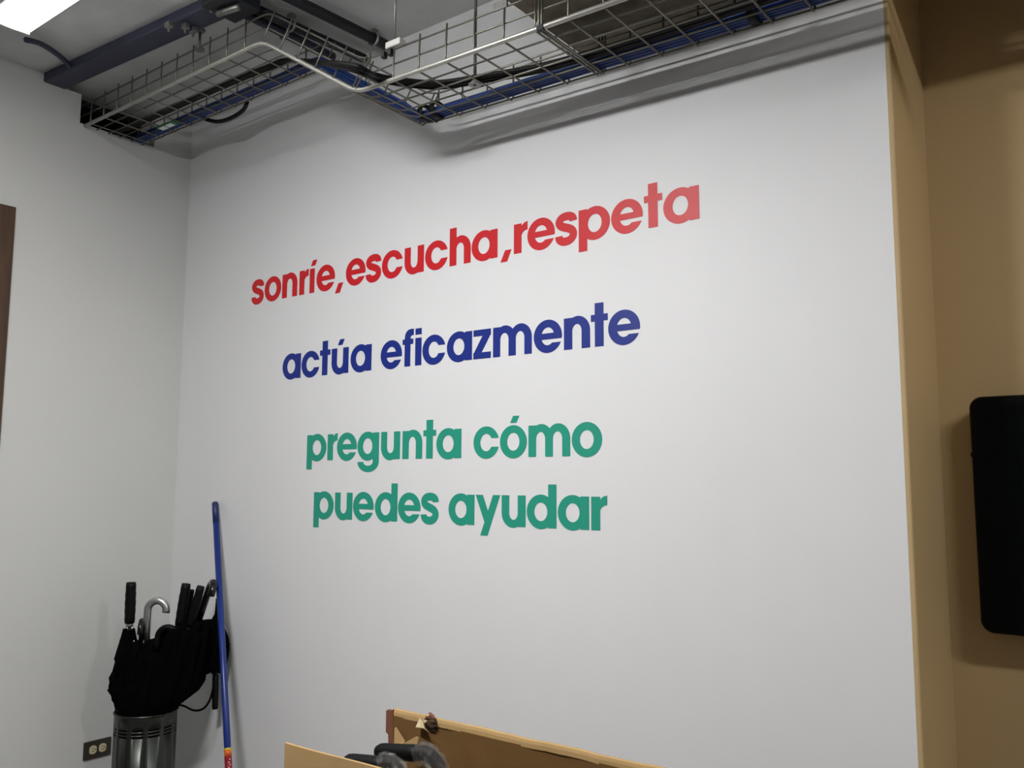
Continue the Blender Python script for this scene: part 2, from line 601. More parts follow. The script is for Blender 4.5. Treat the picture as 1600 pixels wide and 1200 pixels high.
LINES = [
    ('red', 2.1745, 'red lettering reading sonríe, escucha, respeta on the white wall',
     [('s', .496, .573), ('o', .580, .686), ('n', .693, .786), ('r', .798, .854), ('í', .861, .901), ('e', .902, 1.005), (',', 1.008, 1.055),
      ('e', 1.068, 1.173), ('s', 1.175, 1.256), ('c', 1.260, 1.363), ('u', 1.373, 1.466), ('c', 1.472, 1.576), ('h', 1.586, 1.678), ('a', 1.682, 1.793),
      (',', 1.806, 1.849), ('r', 1.860, 1.913), ('e', 1.913, 2.018), ('s', 2.021, 2.100), ('p', 2.107, 2.216), ('e', 2.221, 2.326), ('t', 2.330, 2.390), ('a', 2.392, 2.503)]),
    ('blue', 1.8458, 'dark blue lettering reading actúa eficazmente on the white wall',
     [('a', .711, .823), ('c', .826, .932), ('t', .935, .991), ('ú', 1.001, 1.093), ('a', 1.105, 1.215), ('e', 1.262, 1.368), ('f', 1.371, 1.423), ('i', 1.432, 1.461),
      ('c', 1.466, 1.570), ('a', 1.578, 1.688), ('z', 1.694, 1.767), ('m', 1.777, 1.930), ('e', 1.939, 2.043), ('n', 2.051, 2.145), ('t', 2.148, 2.206), ('e', 2.208, 2.312)]),
    ('green', 1.5238, 'green lettering reading pregunta cómo on the white wall',
     [('p', .873, .985), ('r', .990, 1.046), ('e', 1.044, 1.148), ('g', 1.153, 1.263), ('u', 1.273, 1.367), ('n', 1.379, 1.471), ('t', 1.477, 1.534), ('a', 1.536, 1.646),
      ('c', 1.697, 1.803), ('ó', 1.807, 1.912), ('m', 1.918, 2.073), ('o', 2.078, 2.184)]),
    ('green', 1.3087, 'green lettering reading puedes ayudar on the white wall',
     [('p', .922, 1.033), ('u', 1.039, 1.134), ('e', 1.137, 1.242), ('d', 1.248, 1.360), ('e', 1.363, 1.467), ('s', 1.469, 1.551), ('a', 1.594, 1.704), ('y', 1.709, 1.809),
      ('u', 1.815, 1.908), ('d', 1.913, 2.022), ('a', 2.028, 2.137), ('r', 2.145, 2.199)]),
]
for color, zb, label, letters in LINES:
    t = thing('wall_lettering', ((letters[0][1] + letters[-1][2]) / 2, 0, zb), label, 'lettering')
    for ch, xa, xb in letters:
        o = link('letter', glyph_mesh(ch, color), None, t)
        o.matrix_world = Matrix.Translation(((xa + xb) / 2, 0, zb))

# ================================================================== CABLE TRAY
TR = [(-0.6, 2.905), (1.172, 2.905), (1.592, 2.628), (3.45, 2.588)]      # (x, z) of the tray floor
NEAR = [-0.492, -0.486, -0.442, -0.438]
FAR = [-0.238, -0.236, -0.140, -0.128]


def interp(x, vals):
    for i in range(3):
        if x <= TR[i + 1][0] or i == 2:
            k = (x - TR[i][0]) / (TR[i + 1][0] - TR[i][0])
            return vals[i] + (vals[i + 1] - vals[i]) * k


def floor_z(x):
    return interp(x, [p[1] for p in TR])


SEG_N = []
for i in range(3):
    d = Vector((TR[i + 1][0] - TR[i][0], 0, TR[i + 1][1] - TR[i][1])).normalized()
    SEG_N.append(Vector((-d.z, 0, d.x)))


def vert_n(i):
    if i == 0:
        return SEG_N[0]
    if i == 3:
        return SEG_N[2]
    s = (SEG_N[i - 1] + SEG_N[i]).normalized()
    return s / s.dot(SEG_N[i])


def tray_path(frac, h, x1=None):
    """line along the tray: frac 0 near .. 1 far, h above floor; corners eased"""
    P = [Vector((TR[i][0], NEAR[i] + (FAR[i] - NEAR[i]) * frac, TR[i][1])) + vert_n(i) * h for i in range(4)]
    out = [P[0]]
    for i in (1, 2):
        a, b, c = P[i - 1], P[i], P[i + 1]
        p = b + (a - b).normalized() * 0.045
        q = b + (c - b).normalized() * 0.045
        for k in range(5):
            u = k / 4
            out.append(p * (1 - u) ** 2 + b * 2 * u * (1 - u) + q * u * u)
    out.append(P[3])
    return out


tray = thing('cable_tray', (1.38, -0.34, 2.77), 'galvanised wire mesh cable tray stepping down along the top of the white wall', 'cable tray')
SIDE = 0.108
for k, (fr, h) in enumerate([(0, 0.0), (0, 0.048), (0, 0.094), (1, 0.0), (1, 0.048), (1, 0.094)]):
    r = 0.0074 if (fr == 0 and h == 0) else 0.003
    tube('edge_rail' if h == 0 else 'side_wire', tray_path(fr, h), r, 'zinc_rail' if r > 0.005 else 'zinc', tray, seg=8)
for k in range(1, 5):
    tube('floor_wire', tray_path(k / 5, 0.0), 0.0028, 'zinc', tray, seg=6)


def rung(x, seg, name='cross_wire', off=0.0):
    n = SEG_N[seg]
    z = TR[seg][1] + (x - TR[seg][0]) / (TR[seg + 1][0] - TR[seg][0]) * (TR[seg + 1][1] - TR[seg][1])
    k = (x - TR[seg][0]) / (TR[seg + 1][0] - TR[seg][0])
    yn = NEAR[seg] + (NEAR[seg + 1] - NEAR[seg]) * k
    yf = FAR[seg] + (FAR[seg + 1] - FAR[seg]) * k
    a = Vector((x, yn, z))
    b = Vector((x, yf, z))
    lo = -0.0055
    pts = [a + n * SIDE + Vector((0, -0.004, 0)), a + n * 0.006 + Vector((0, -0.006, 0)), a + n * lo + Vector((0, 0.003, 0)),
           b + n * lo + Vector((0, -0.003, 0)), b + n * 0.006 + Vector((0, 0.006, 0)), b + n * SIDE + Vector((0, 0.004, 0))]
    return tube(name, pts, 0.0029, 'zinc', tray, seg=6)


x = 0.569 - 0.1025 * 9
while x < 1.15:
    rung(x, 0)
    x += 0.1025
for k in range(6):
    rung(1.178 + 0.0795 * k, 1)
rung(1.588, 1)
x = 1.953 - 0.1025 * 3
while x < 3.4:
    rung(x, 2)
    x += 0.1025
# splice where two tray lengths join
rung(2.272, 2)
rung(2.281, 2)
zc = floor_z(2.275)
box('splice_clip', (2.266, -0.449, zc - 0.010), (2.288, -0.434, zc + 0.005), 'black_steel', tray, bevel=0.002)
box('splice_plate', (2.125, -0.449, floor_z(2.15) + 0.088), (2.17, -0.443, floor_z(2.15) + 0.112), 'zinc_rod', tray, bevel=0.001)

# ------------------------------------------------------------------ hanger rods
def threaded_rod(x, y, zb, zt, label, r=0.005, nut=True):
    t = thing('hanger_rod', (x, y, zt), label, 'rod')
    tube('rod', [(x, y, zb), (x, y, zt - 0.0003)], r, 'zinc_rod', t, seg=10)
    box('ceiling_anchor', (x - 0.014, y - 0.014, zt - 0.012), (x + 0.014, y + 0.014, zt - 0.0003), 'zinc_rod', t, bevel=0.002)
    if nut:
        bm = bmesh.new()
        add_tube(bm, [(x, y, zb + 0.004), (x, y, zb + 0.017)], 0.0125, seg=6)
        add_tube(bm, [(x, y, zb), (x, y, zb + 0.004)], 0.019, seg=14)
        bm_obj('nut', bm, 'zinc_rod', t)
    return t


p = on_z(742, 124, 2.632)
threaded_rod(p.x, p.y, 2.614, CEIL, 'zinc hanger rod ending in a nut on the middle of the tray floor')
xr = 1.757
zt_ = floor_z(xr) + 0.1
t = threaded_rod(xr, -0.452, zt_ - 0.02, CEIL, 'thin zinc hanger rod with a white clamp on the near tray edge', r=0.0032, nut=False)
box('clamp', (xr - 0.03, -0.462, zt_ - 0.008), (xr + 0.03, -0.437, zt_ + 0.012), 'white_plastic', t, bevel=0.003)
for sx in (-0.045, -0.018):
    box('clamp_screw', (xr + sx - 0.007, -0.458, zt_ - 0.028), (xr + sx + 0.007, -0.442, zt_ - 0.008), 'black_steel', t, bevel=0.002)
threaded_rod(0.80, -0.485, 2.99, CEIL, 'dark short hanger rod on the upper part of the tray near the clips', r=0.005, nut=True)

# ------------------------------------------------------------------ cables
def on_tray(frac, h, dx=0.0):
    return tray_path(frac, h)


BLUES = [(0.965, 0.009), (0.922, 0.009), (0.879, 0.009), (0.836, 0.009), (0.945, 0.020), (0.90, 0.020), (0.857, 0.020), (0.92, 0.031)]


def wavy_tray(frac, h, amp, seed):
    rnd = random.Random(seed)
    base = []
    for i in range(3):
        n = [10, 6, 12][i]
        for k in range(n):
            base.append((i, k / n))
    base.append((2, 1.0))
    out = []
    for i, u in base:
        x = TR[i][0] + (TR[i + 1][0] - TR[i][0]) * u
        z = TR[i][1] + (TR[i + 1][1] - TR[i][1]) * u
        yn = NEAR[i] + (NEAR[i + 1] - NEAR[i]) * u
        yf = FAR[i] + (FAR[i + 1] - FAR[i]) * u
        n = vert_n(i) * (1 - u) + vert_n(i + 1) * u
        p = Vector((x, yn + (yf - yn) * (frac + rnd.uniform(-amp, amp)), z)) + n * h
        out.append(p)
    return out


for i, (fr, h) in enumerate(BLUES):
    c = tube('blue_cable', catmull(wavy_tray(fr, h, 0.006, i), 3), 0.0062, 'blue_cable', None, seg=7)
    tag(c, 'blue network cable bundled along the far side of the wire tray', 'cable', 'blue cables in the wire tray')

# black cables: pass along the upper tray, down the step and wander over the lower floor
for i, (dpx, dh) in enumerate([((0, 0), 0.010), ((3, -4), 0.011), ((-3, -7), 0.012)]):
    up = [Vector((-0.5, -0.372 + i * 0.009, 2.905 + dh))]
    for px, py in ((262, 172), (300, 156), (340, 139), (380, 122), (420, 106), (458, 95)):
        q = on_z(px, py, 2.914)
        up.append(Vector((min(q.x, 1.15), q.y + (i - 1) * 0.009, 2.905 + dh)))
    dn = []
    for px, py in ((548, 117), (590, 133), (640, 141), (690, 143), (760, 131), (850, 113), (985, 72), (1110, 29), (1180, 4)):
        q = on_z(px + dpx[0], py + dpx[1], 2.62)
        zz = floor_z(q.x) + dh
        dn.append(Vector((q.x, q.y, zz)))
    dn = [q for q in dn if q.x > 1.25]
    dn.append(Vector((3.4, dn[-1].y, floor_z(3.4) + dh)))
    c = tube('black_cable', catmull(up + dn, 6), 0.0072, 'black_cable', None, seg=7)
    tag(c, 'black power cable wandering across the wire tray floor', 'cable', 'black cables in the wire tray')

# black cable loop hanging under the upper tray
loop = [on_y(300, 176, -0.20), on_y(318, 185, -0.19), on_y(340, 190, -0.185), on_y(362, 184, -0.185), on_y(380, 172, -0.19), on_y(386, 160, -0.21)]
c = tube('cable_loop', catmull(loop, 6), [0.007] * 4 + [0.0085] * (len(catmull(loop, 6)) - 4), 'black_cable', None, seg=8)
tag(c, 'short black cable loop sagging below the upper tray near the corner', 'cable')

# velcro ties round the blue bundle
for px, py, where in ((693, 189, 'just past the foot of the step'), (633, 174, 'low on the sloping part'), (1191, 36, 'below the concrete beam')):
    q = on_z(px, py, 2.62)
    xx = q.x
    seg = 1 if xx < TR[2][0] else 2
    zz = floor_z(xx)
    yf = interp(xx, FAR)
    yn = interp(xx, NEAR)
    yc = yn + (yf - yn) * 0.905
    bm = bmesh.new()
    ringp = [(yc + 0.034 * math.cos(a), zz + 0.019 + 0.026 * math.sin(a)) for a in [2 * math.pi * k / 18 for k in range(18)]]
    v0 = [bm.verts.new((xx - 0.011, y, z)) for y, z in ringp]
    v1 = [bm.verts.new((xx + 0.011, y, z)) for y, z in ringp]
    w0 = [bm.verts.new((xx - 0.011, yc + (y - yc) * 0.93, zz + 0.019 + (z - zz - 0.019) * 0.93)) for y, z in ringp]
    w1 = [bm.verts.new((xx + 0.011, yc + (y - yc) * 0.93, zz + 0.019 + (z - zz - 0.019) * 0.93)) for y, z in ringp]
    for k in range(18):
        j = (k + 1) % 18
        bm.faces.new((v0[k], v0[j], v1[j], v1[k]))
        bm.faces.new((w0[k], w1[k], w1[j], w0[j]))
        bm.faces.new((v0[k], w0[k], w0[j], v0[j]))
        bm.faces.new((v1[k], v1[j], w1[j], w1[k]))
    tag(bm_obj('cable_tie', bm, 'black_cable', None, True), 'black velcro tie round the blue cables ' + where, 'cable tie', 'velcro ties on the blue bundle')

# label tag under the tray next to the opening
q = on_z(262, 194, 2.898)
t = thing('cable_tag', q, 'small white and green tag on the tray floor by the opening', 'tag')
box('tag_base', (q.x - 0.06, q.y - 0.016, 2.889), (q.x + 0.06, q.y + 0.016, 2.896), 'tag_green', t, bevel=0.001)
for dx in (-0.03, 0.018):
    box('tag_print', (q.x + dx - 0.018, q.y - 0.011, 2.887), (q.x + dx + 0.02, q.y + 0.011, 2.8895), 'tag', t)

# ================================================================== CONDUITS ON THE CEILING
ZC = 3.03
bm = bmesh.new()
cl0, cl1 = Vector((-0.4, -0.645, 0)), Vector((1.02, -0.556, 0))
dirv = (cl1 - cl0).normalized()
nv = Vector((-dirv.y, dirv.x, 0)) * 0.044
vsb = [cl0 + nv, cl0 - nv, cl1 - nv, cl1 + nv]
lo = [bm.verts.new((p.x, p.y, ZC)) for p in vsb]
hi = [bm.verts.new((p.x, p.y, CEIL - 0.0005)) for p in vsb]
bm.faces.new(lo)
bm.faces.new(hi)
for k in range(4):
    bm.faces.new((lo[k], lo[(k + 1) % 4], hi[(k + 1) % 4], hi[k]))
t = thing('cable_trunking', (0.3, -0.6, CEIL), 'dark steel trunking on the ceiling running into the side wall', 'trunking')
bmesh.ops.bevel(bm, geom=list(bm.edges), offset=0.006, segments=2, affect='EDGES', profile=0.5)
bm_obj('channel', bm, 'dark_steel', t)
for px, py in ((264, 40), (290, 42), (302, 48), (330, 9)):
    q = on_z(px, py, ZC - 0.012)
    bm = bmesh.new()
    add_box(bm, (q.x - 0.014, q.y - 0.01, ZC - 0.02), (q.x + 0.014, q.y + 0.01, ZC), 0.003)
    add_tube(bm, [(q.x, q.y, ZC - 0.034), (q.x, q.y, ZC - 0.018)], 0.005, 6)
    bm_obj('clip', bm, 'zinc_rod', t)

q = on_z(366, 8, 3.02)
t = thing('junction_box', (q.x, q.y, CEIL), 'dark junction box where the ceiling trunking meets the pipes', 'junction box')
box('box_body', (q.x - 0.07, q.y - 0.08, 3.0), (q.x + 0.07, q.y + 0.055, CEIL - 0.0005), 'black_steel', t, bevel=0.006)
tube('conduit_nipple', [(q.x - 0.045, q.y - 0.03, 2.99), (q.x + 0.055, q.y - 0.02, 2.985)], 0.011, 'zinc_rod', t, seg=10)

def pipe(pa, pb, z, r, label, material, bracket=None):
    a = on_z(*pa, z)
    b = on_z(*pb, z)
    d = (b - a).normalized()
    a2 = a - d * 0.5 if pa[1] <= 2 else a - d * 0.06
    if b.y > -0.003:
        b = a + (b - a) * ((-0.003 - a.y) / (b.y - a.y))
    t = thing('conduit_pipe', ((a.x + b.x) / 2, (a.y + b.y) / 2, CEIL), label, 'pipe')
    tube('pipe', [a2, b], r, material, t, seg=14)
    for u in ([0.35, 0.85] if bracket is None else bracket):
        s = a + (b - a) * u
        bm = bmesh.new()
        for k in range(10):
            pass
        ringo = [s + Vector((math.cos(w_) * (r + 0.005), 0, math.sin(w_) * (r + 0.005))) for w_ in [math.pi * 2 * k / 16 for k in range(17)]]
        add_tube(bm, ringo, 0.0045, 6)
        add_box(bm, (s.x - 0.012, s.y - 0.01, s.z + r), (s.x + 0.012, s.y + 0.01, CEIL - 0.0004))
        bm_obj('pipe_clamp', bm, 'zinc_rod', t)
    return t


pipe((400, 14), (570, 92), 3.03, 0.017, 'black conduit pipe on the ceiling above the step of the tray', 'black_steel', [0.3])
pipe((400, 29), (520, 90), 3.03, 0.018, 'dark blue conduit pipe on the ceiling next to the black one', 'dark_steel', [0.35])
pipe((460, 0), (602, 70), 3.035, 0.019, 'lone black conduit pipe crossing the ceiling with a clamp near the wall', 'black_steel', [0.86])

# lamp cord arching to the trunking
pts = [on_z(40, 62, 3.02), on_z(60, 67, 3.035), on_z(80, 78, 3.04), on_z(98, 92, 3.045), on_z(110, 104, 3.045), on_z(118, 115, 3.045)]
tag(tube('lamp_cord', catmull(pts, 5), 0.0105, 'dark_steel', None, seg=8), 'dark cord from the glowing ceiling lamp to the trunking', 'cord')

# ================================================================== POWER OUTLET
pa, pb = on_x(127.6, 1190.1), on_x(173.3, 1150.2)
y0, y1 = pa.y + 0.002, pb.y
z0, z1 = 0.346, 0.415
t = thing('power_outlet', (0, (y0 + y1) / 2, (z0 + z1) / 2), 'dark power outlet plate with two ivory sockets on the side wall', 'outlet')
bm = bmesh.new()
add_box(bm, (0.0004, y0, z0), (0.007, y1, z1), 0.003)
bm_obj('cover_plate', bm, 'dark_plate', t)
for k in (-1, 1):
    yc = (y0 + y1) / 2 + k * 0.0195
    zc_ = (z0 + z1) / 2
    bm = bmesh.new()
    pts = []
    for j in range(28):
        a = 2 * math.pi * j / 28
        pts.append((yc + max(-0.0145, min(0.0145, 0.0172 * math.cos(a))), zc_ + 0.0165 * math.sin(a)))
    A = [bm.verts.new((0.0065, p[0], p[1])) for p in pts]
    B = [bm.verts.new((0.0095, p[0], p[1])) for p in pts]
    bm.faces.new(A)
    bm.faces.new(B)
    for j in range(28):
        bm.faces.new((A[j], A[(j + 1) % 28], B[(j + 1) % 28], B[j]))
    s = bm_obj('socket', bm, 'ivory', t)
    box('slot', (0.0094, yc - 0.0045, zc_ + 0.0045), (0.0098, yc + 0.0035, zc_ + 0.0067), 'slot', s)
    box('slot', (0.0094, yc - 0.0045, zc_ - 0.0067), (0.0098, yc + 0.0045, zc_ - 0.0045), 'slot', s)
    tube('slot', [(0.0094, yc + 0.0085, zc_), (0.0099, yc + 0.0085, zc_)], 0.0024, 'slot', s, seg=10)

# ================================================================== UMBRELLA STAND
SC = on_y(226, 1115, -0.26)
SX, SY, SH, SR = SC.x + 0.010, -0.26, 0.566, 0.113
stand = thing('umbrella_stand', (SX, SY, 0), 'round brushed steel umbrella stand with slotted band in the corner', 'umbrella stand')
bm = bmesh.new()
NA = 84
zs = [0.0, 0.02, 0.25, 0.489, 0.4955, 0.501, 0.5075, 0.513, 0.5195, SH - 0.012, SH - 0.004, SH]
rows_slot = {3, 5, 7}
grid = []
for zi, z in enumerate(zs):
    r = SR * (0.985 + 0.015 * z / SH)
    grid.append([bm.verts.new((SX + r * math.cos(2 * math.pi * k / NA), SY + r * math.sin(2 * math.pi * k / NA), z)) for k in range(NA)])
for zi in range(len(zs) - 1):
    for k in range(NA):
        if zi in rows_slot and k % 7 in (1, 2, 3, 4, 5):
            continue
        bm.faces.new((grid[zi][k], grid[zi][(k + 1) % NA], grid[zi + 1][(k + 1) % NA], grid[zi + 1][k]))
body = bm_obj('stand_body', bm, 'steel', stand, True)
sm = body.modifiers.new('thickness', 'SOLIDIFY')
sm.thickness = 0.002
sm.offset = -1
ringp = [(SX + (SR + 0.0005) * math.cos(2 * math.pi * k / 48), SY + (SR + 0.0005) * math.sin(2 * math.pi * k / 48), SH) for k in range(49)]
tube('rim', ringp, 0.004, 'steel', stand, seg=8)
bm = bmesh.new()
add_tube(bm, [(SX, SY, 0.001), (SX, SY, 0.012)], SR * 0.975, 40)
bm_obj('stand_base', bm, 'black_rubber', stand)
bm = bmesh.new()
add_tube(bm, [(SX, SY, 0.014), (SX, SY, SH - 0.03)], SR * 0.955, 36, cap=False)
bm_obj('inner_liner', bm, 'black_rubber', stand, True)


# ================================================================== UMBRELLAS
def umbrella(tip, top, label, kind, length=0.9, canopy=(0.045, 0.60), spread=0.055, pleats=8, seed=1, crook=None, hr=0.0135, handle_len=0.13, group='black umbrellas in the steel stand', handle_mat=None, wrap=False, ribtips=False, loose=0.3, clamp=True, taper=0.35):
    """tip (bottom) -> top (where the handle begins/ends); kind straight or crook"""
    rnd = random.Random(seed)
    tip, top = Vector(tip), Vector(top)
    if clamp:
        # foot placed so that the shaft passes inside the rim
        f_ = (SH - tip.z) / (top.z - tip.z)
        off = Vector((tip.x - SX, tip.y - SY)) * (1 - f_) + Vector((top.x - SX, top.y - SY)) * f_
        if off.length > SR * 0.72:
            off = off * (SR * 0.72 / off.length)
            new = (off - Vector((top.x - SX, top.y - SY)) * f_) / (1 - f_)
            if new.length > SR * 0.86:
                new = new * (SR * 0.86 / new.length)
            tip = Vector((SX + new.x, SY + new.y, tip.z))
    ax = (top - tip).normalized()
    L = (top - tip).length
    t = thing('umbrella', tip, label, 'umbrella', group)
    u = ax.cross(Vector((0, 1, 0))).normalized()
    v = ax.cross(u)
    hm = handle_mat or ('black_rubber' if kind == 'straight' else 'black_gloss')
    # shaft and tip
    tube('shaft', [tip, tip + ax * (L - handle_len * 0.6)], 0.005, 'black_steel', t, seg=8)
    tube('ferrule', [tip, tip + ax * 0.06], [0.004, 0.008], 'black_rubber', t, seg=8)
    if kind == 'straight':
        n = 10
        hp = [top - ax * handle_len * (1 - k / n) for k in range(n + 1)]
        rr = [hr * (0.86 + 0.16 * math.sin(math.pi * (0.15 + 0.75 * k / n))) * (1 + 0.03 * ((k % 2) * 2 - 1)) for k in range(n + 1)]
        tube('handle', hp, rr, hm, t, seg=14)
        tube('handle_collar', [top - ax * (handle_len + 0.012), top - ax * (handle_len - 0.002)], hr * 0.72, 'silver' if seed % 3 == 0 else 'black_steel', t, seg=12)
        hs = L - handle_len - 0.015
    else:
        cr = 0.036
        d = (Vector(crook) - ax * Vector(crook).dot(ax)).normalized()
        hp = [top - ax * handle_len, top - ax * handle_len * 0.5]
        cen = top + d * cr
        for k in range(15):
            a = math.pi - math.pi * 1.08 * k / 14
            hp.append(cen + d * cr * math.cos(a) + ax * cr * math.sin(a))
        tube('handle', hp, hr * 0.72, hm, t, seg=12)
        hs = L - handle_len
    # folded canopy: pleated, wide near the handle, narrowing to the tip
    c1 = hs - canopy[0]
    c0 = max(0.05, c1 - canopy[1])
    rows, ns = 16, pleats * 6
    bm = bmesh.new()
    G = []
    ph = rnd.uniform(0, 6.28)
    lob = [rnd.uniform(0.75, 1.25) for _ in range(pleats)]
    for i in range(rows + 1):
        s = i / rows
        d0 = c0 + (c1 - c0) * s
        base = 0.009 + (spread - 0.009) * min(1.0, s / 0.45) ** 0.7
        if s > 0.6:
            base *= 1 - taper * ((s - 0.6) / 0.4)
        ringv = []
        for j in range(ns):
            a = 2 * math.pi * j / ns
            pl = (j / 6.0)
            w_ = lob[int(pl) % pleats]
            saw = abs(math.sin(pl * math.pi + 0.25 * math.sin(4 * s + ph)))
            r = base * (0.62 + 0.5 * saw * w_ * (0.4 + 0.6 * s)) * (1 + loose * 0.22 * math.sin(2 * a + ph + 3 * s))
            jag = (0.018 * (saw - 0.5) * w_ if i == rows else 0.0)
            aa = a + 0.5 * s
            q_ = tip + ax * (d0 + jag) + u * r * math.cos(aa) + v * r * math.sin(aa)
            if clamp:
                lim = SR * 0.95 + max(0.0, q_.z - SH - 0.004) * (1.3 if (q_.x - SX) * RGT.x + (q_.y - SY) * RGT.y > 0 else 0.22 + 0.25 * math.sin(55 * q_.z + 3 * a))
                dd = Vector((q_.x - SX, q_.y - SY, 0))
                if dd.length > lim:
                    q_ = Vector((SX, SY, q_.z)) + dd * (lim / dd.length)
                q_.x = max(q_.x, 0.006)
                q_.y = min(q_.y, -0.006)
            ringv.append(bm.verts.new(q_))
        G.append(ringv)
    for i in range(rows):
        for j in range(ns):
            bm.faces.new((G[i][j], G[i][(j + 1) % ns], G[i + 1][(j + 1) % ns], G[i + 1][j]))
    ce = bm.verts.new(tip + ax * (c1 + 0.0))
    for j in range(ns):
        bm.faces.new((G[rows][j], G[rows][(j + 1) % ns], ce))
    bm.faces.new(G[0])
    cn = bm_obj('canopy', bm, 'black_cloth', t, True)
    if not clamp:
        # closing strap
        sd = c0 + (c1 - c0) * 0.55
        ringp = [tip + ax * sd + u * spread * math.cos(2 * math.pi * k / 20) + v * spread * math.sin(2 * math.pi * k / 20) for k in range(21)]
        tube('strap', ringp, 0.004, 'black_cloth', cn, seg=6)
    if ribtips:
        for k in range(pleats):
            a = 2 * math.pi * (k + 0.5) / pleats + 0.5
            b0 = tip + ax * (c1 - 0.004) + (u * math.cos(a) + v * math.sin(a)) * spread * 0.62
            tube('rib_tip', [b0, b0 + ax * 0.026], 0.0022, 'silver', cn, seg=6)
    return t


def in_stand(dx, dy, z=0.03):
    return Vector((SX + dx, SY + dy, z))


RV = Vector((RGT.x, RGT.y, 0)).normalized()
TO = -Vector((FWD.x, FWD.y, 0)).normalized()
umbrella(in_stand(-0.045, -0.05), on_y(205, 910, -0.33), 'black umbrella with a straight foam grip standing alone beside the side wall', 'straight', hr=0.0195, handle_len=0.155, canopy=(0.012, 0.56), spread=0.085, seed=3, taper=0.75)
umbrella(in_stand(0.0, -0.03), on_y(231, 953, -0.27), 'black umbrella with a curved silver handle', 'crook', crook=RV, handle_len=0.13, canopy=(0.0, 0.5), spread=0.085, seed=4, handle_mat='silver', hr=0.021, ribtips=True, group=None)
umbrella(in_stand(-0.02, -0.06), on_y(222, 982, -0.30), 'black umbrella with a small glossy loop handle behind the silver one', 'crook', crook=RV * 0.3 + TO, handle_len=0.05, canopy=(0.0, 0.48), spread=0.095, seed=5, hr=0.013)
umbrella(in_stand(0.02, -0.05), on_y(247, 994, -0.27), 'black umbrella with a curved black handle right beside the silver one', 'crook', crook=RV, handle_len=0.06, canopy=(0.0, 0.5), spread=0.10, seed=6, hr=0.0165, handle_mat='black_rubber')
umbrella(in_stand(0.02, 0.0), on_y(291, 912, -0.19), 'black umbrella with a thick straight grip, middle of the leaning three', 'straight', hr=0.0185, handle_len=0.16, canopy=(0.0, 0.58), spread=0.10, seed=8, taper=0.5)
umbrella(in_stand(0.05, 0.03), on_y(300, 921, -0.14), 'black umbrella with a slim straight grip half hidden between two others', 'straight', hr=0.011, handle_len=0.14, canopy=(0.0, 0.55), spread=0.095, seed=10, taper=0.5)
umbrella(in_stand(0.04, 0.02), on_y(314, 916, -0.16), 'black umbrella with a straight grip leaning towards the blue pole', 'straight', hr=0.0165, handle_len=0.16, canopy=(0.0, 0.56), spread=0.11, seed=11, taper=0.45)
umbrella(in_stand(0.06, 0.045), on_y(326, 922, -0.10), 'black umbrella with a glossy curved handle touching the blue pole', 'crook', crook=TO * 1.0 + RV * 0.55, handle_len=0.12, canopy=(0.0, 0.56), spread=0.115, seed=13, taper=0.45, hr=0.0195, handle_mat='black_gloss')
# compact umbrella hanging handle-down behind the pole
umbrella(on_y(339, 935, -0.05), on_y(336, 1108, -0.06), 'black folding umbrella hanging handle down behind the blue pole', 'straight', hr=0.0125, handle_len=0.13, canopy=(0.0, 0.22), spread=0.05, seed=14, group=None, clamp=False)
# loose carrying strap
sp = [on_y(270, 1100, -0.24), on_y(287, 1103, -0.2), on_y(303, 1110, -0.16), on_y(318, 1107, -0.12), on_y(328, 1093, -0.09), on_y(334, 1072, -0.07)]
tag(tube('carrying_strap', catmull(sp, 6), 0.0042, 'black_cloth', None, seg=6), 'thin black strap drooping between the stand and the hanging umbrella', 'strap')

# ================================================================== BLUE POLE
a = on_y(336, 785, -0.018)
b = on_y(357.2, 1200, -0.20)
d = (b - a).normalized()
foot = a + d * ((0.004 - a.z) / d.z)
pole = thing('broom_pole', foot, 'tall blue broom pole leaning against the white wall', 'pole')
PR = 0.0125
tube('pole_shaft', [a + d * 0.09, foot], PR, 'pole_blue', pole, seg=18)
tube('pole_cap', [a, a + d * 0.004, a + d * 0.092], [PR * 0.8, PR * 1.05, PR * 1.05], 'pole_cap', pole, seg=18)


def pole_at(py):
    # parameter where the pole crosses image row py
    lo_, hi_ = 0.0, 3.0
    for _ in range(50):
        m_ = (lo_ + hi_) / 2
        p_ = a + d * m_ - CAM
        y_ = 600 + F_PX * p_.dot(DWN) / p_.dot(FWD)
        if y_ < py:
            lo_ = m_
        else:
            hi_ = m_
    return lo_


s0, s1, s2, s3 = pole_at(1169.5), pole_at(1172), pole_at(1182), pole_at(1182) + 0.12
lab = tube('pole_label', [a + d * s1, a + d * s2], PR * 1.03, 'label_red', pole, seg=18)
tube('label_band', [a + d * s0, a + d * s1], PR * 1.035, 'yellow', lab, seg=18)
tube('label_lower', [a + d * s2, a + d * s3], PR * 1.03, 'label_maroon', lab, seg=18)
side = (CAM - (a + d * s2))
side = (side - d * side.dot(d)).normalized()
sx_ = d.cross(side).normalized()
for k, (ds, off) in enumerate([(0.012, 0.45), (0.022, 0.2), (0.03, 0.5), (0.04, 0.1), (0.046, 0.4), (0.06, 0.3), (0.075, 0.35)]):
    nrm = (side * math.cos(off) + sx_ * -math.sin(off)).normalized()
    cpt = a + d * (s2 + ds) + nrm * PR * 1.03
    bm = bmesh.new()
    r_ = bmesh.ops.create_cube(bm, size=1.0)
    e2 = d.cross(nrm)
    for v_ in r_['verts']:
        c0 = v_.co.copy()
        v_.co = cpt + nrm * c0.x * 0.0008 + d * c0.y * 0.004 + e2 * c0.z * 0.005
    bm_obj('label_print', bm, 'label_pink', lab)

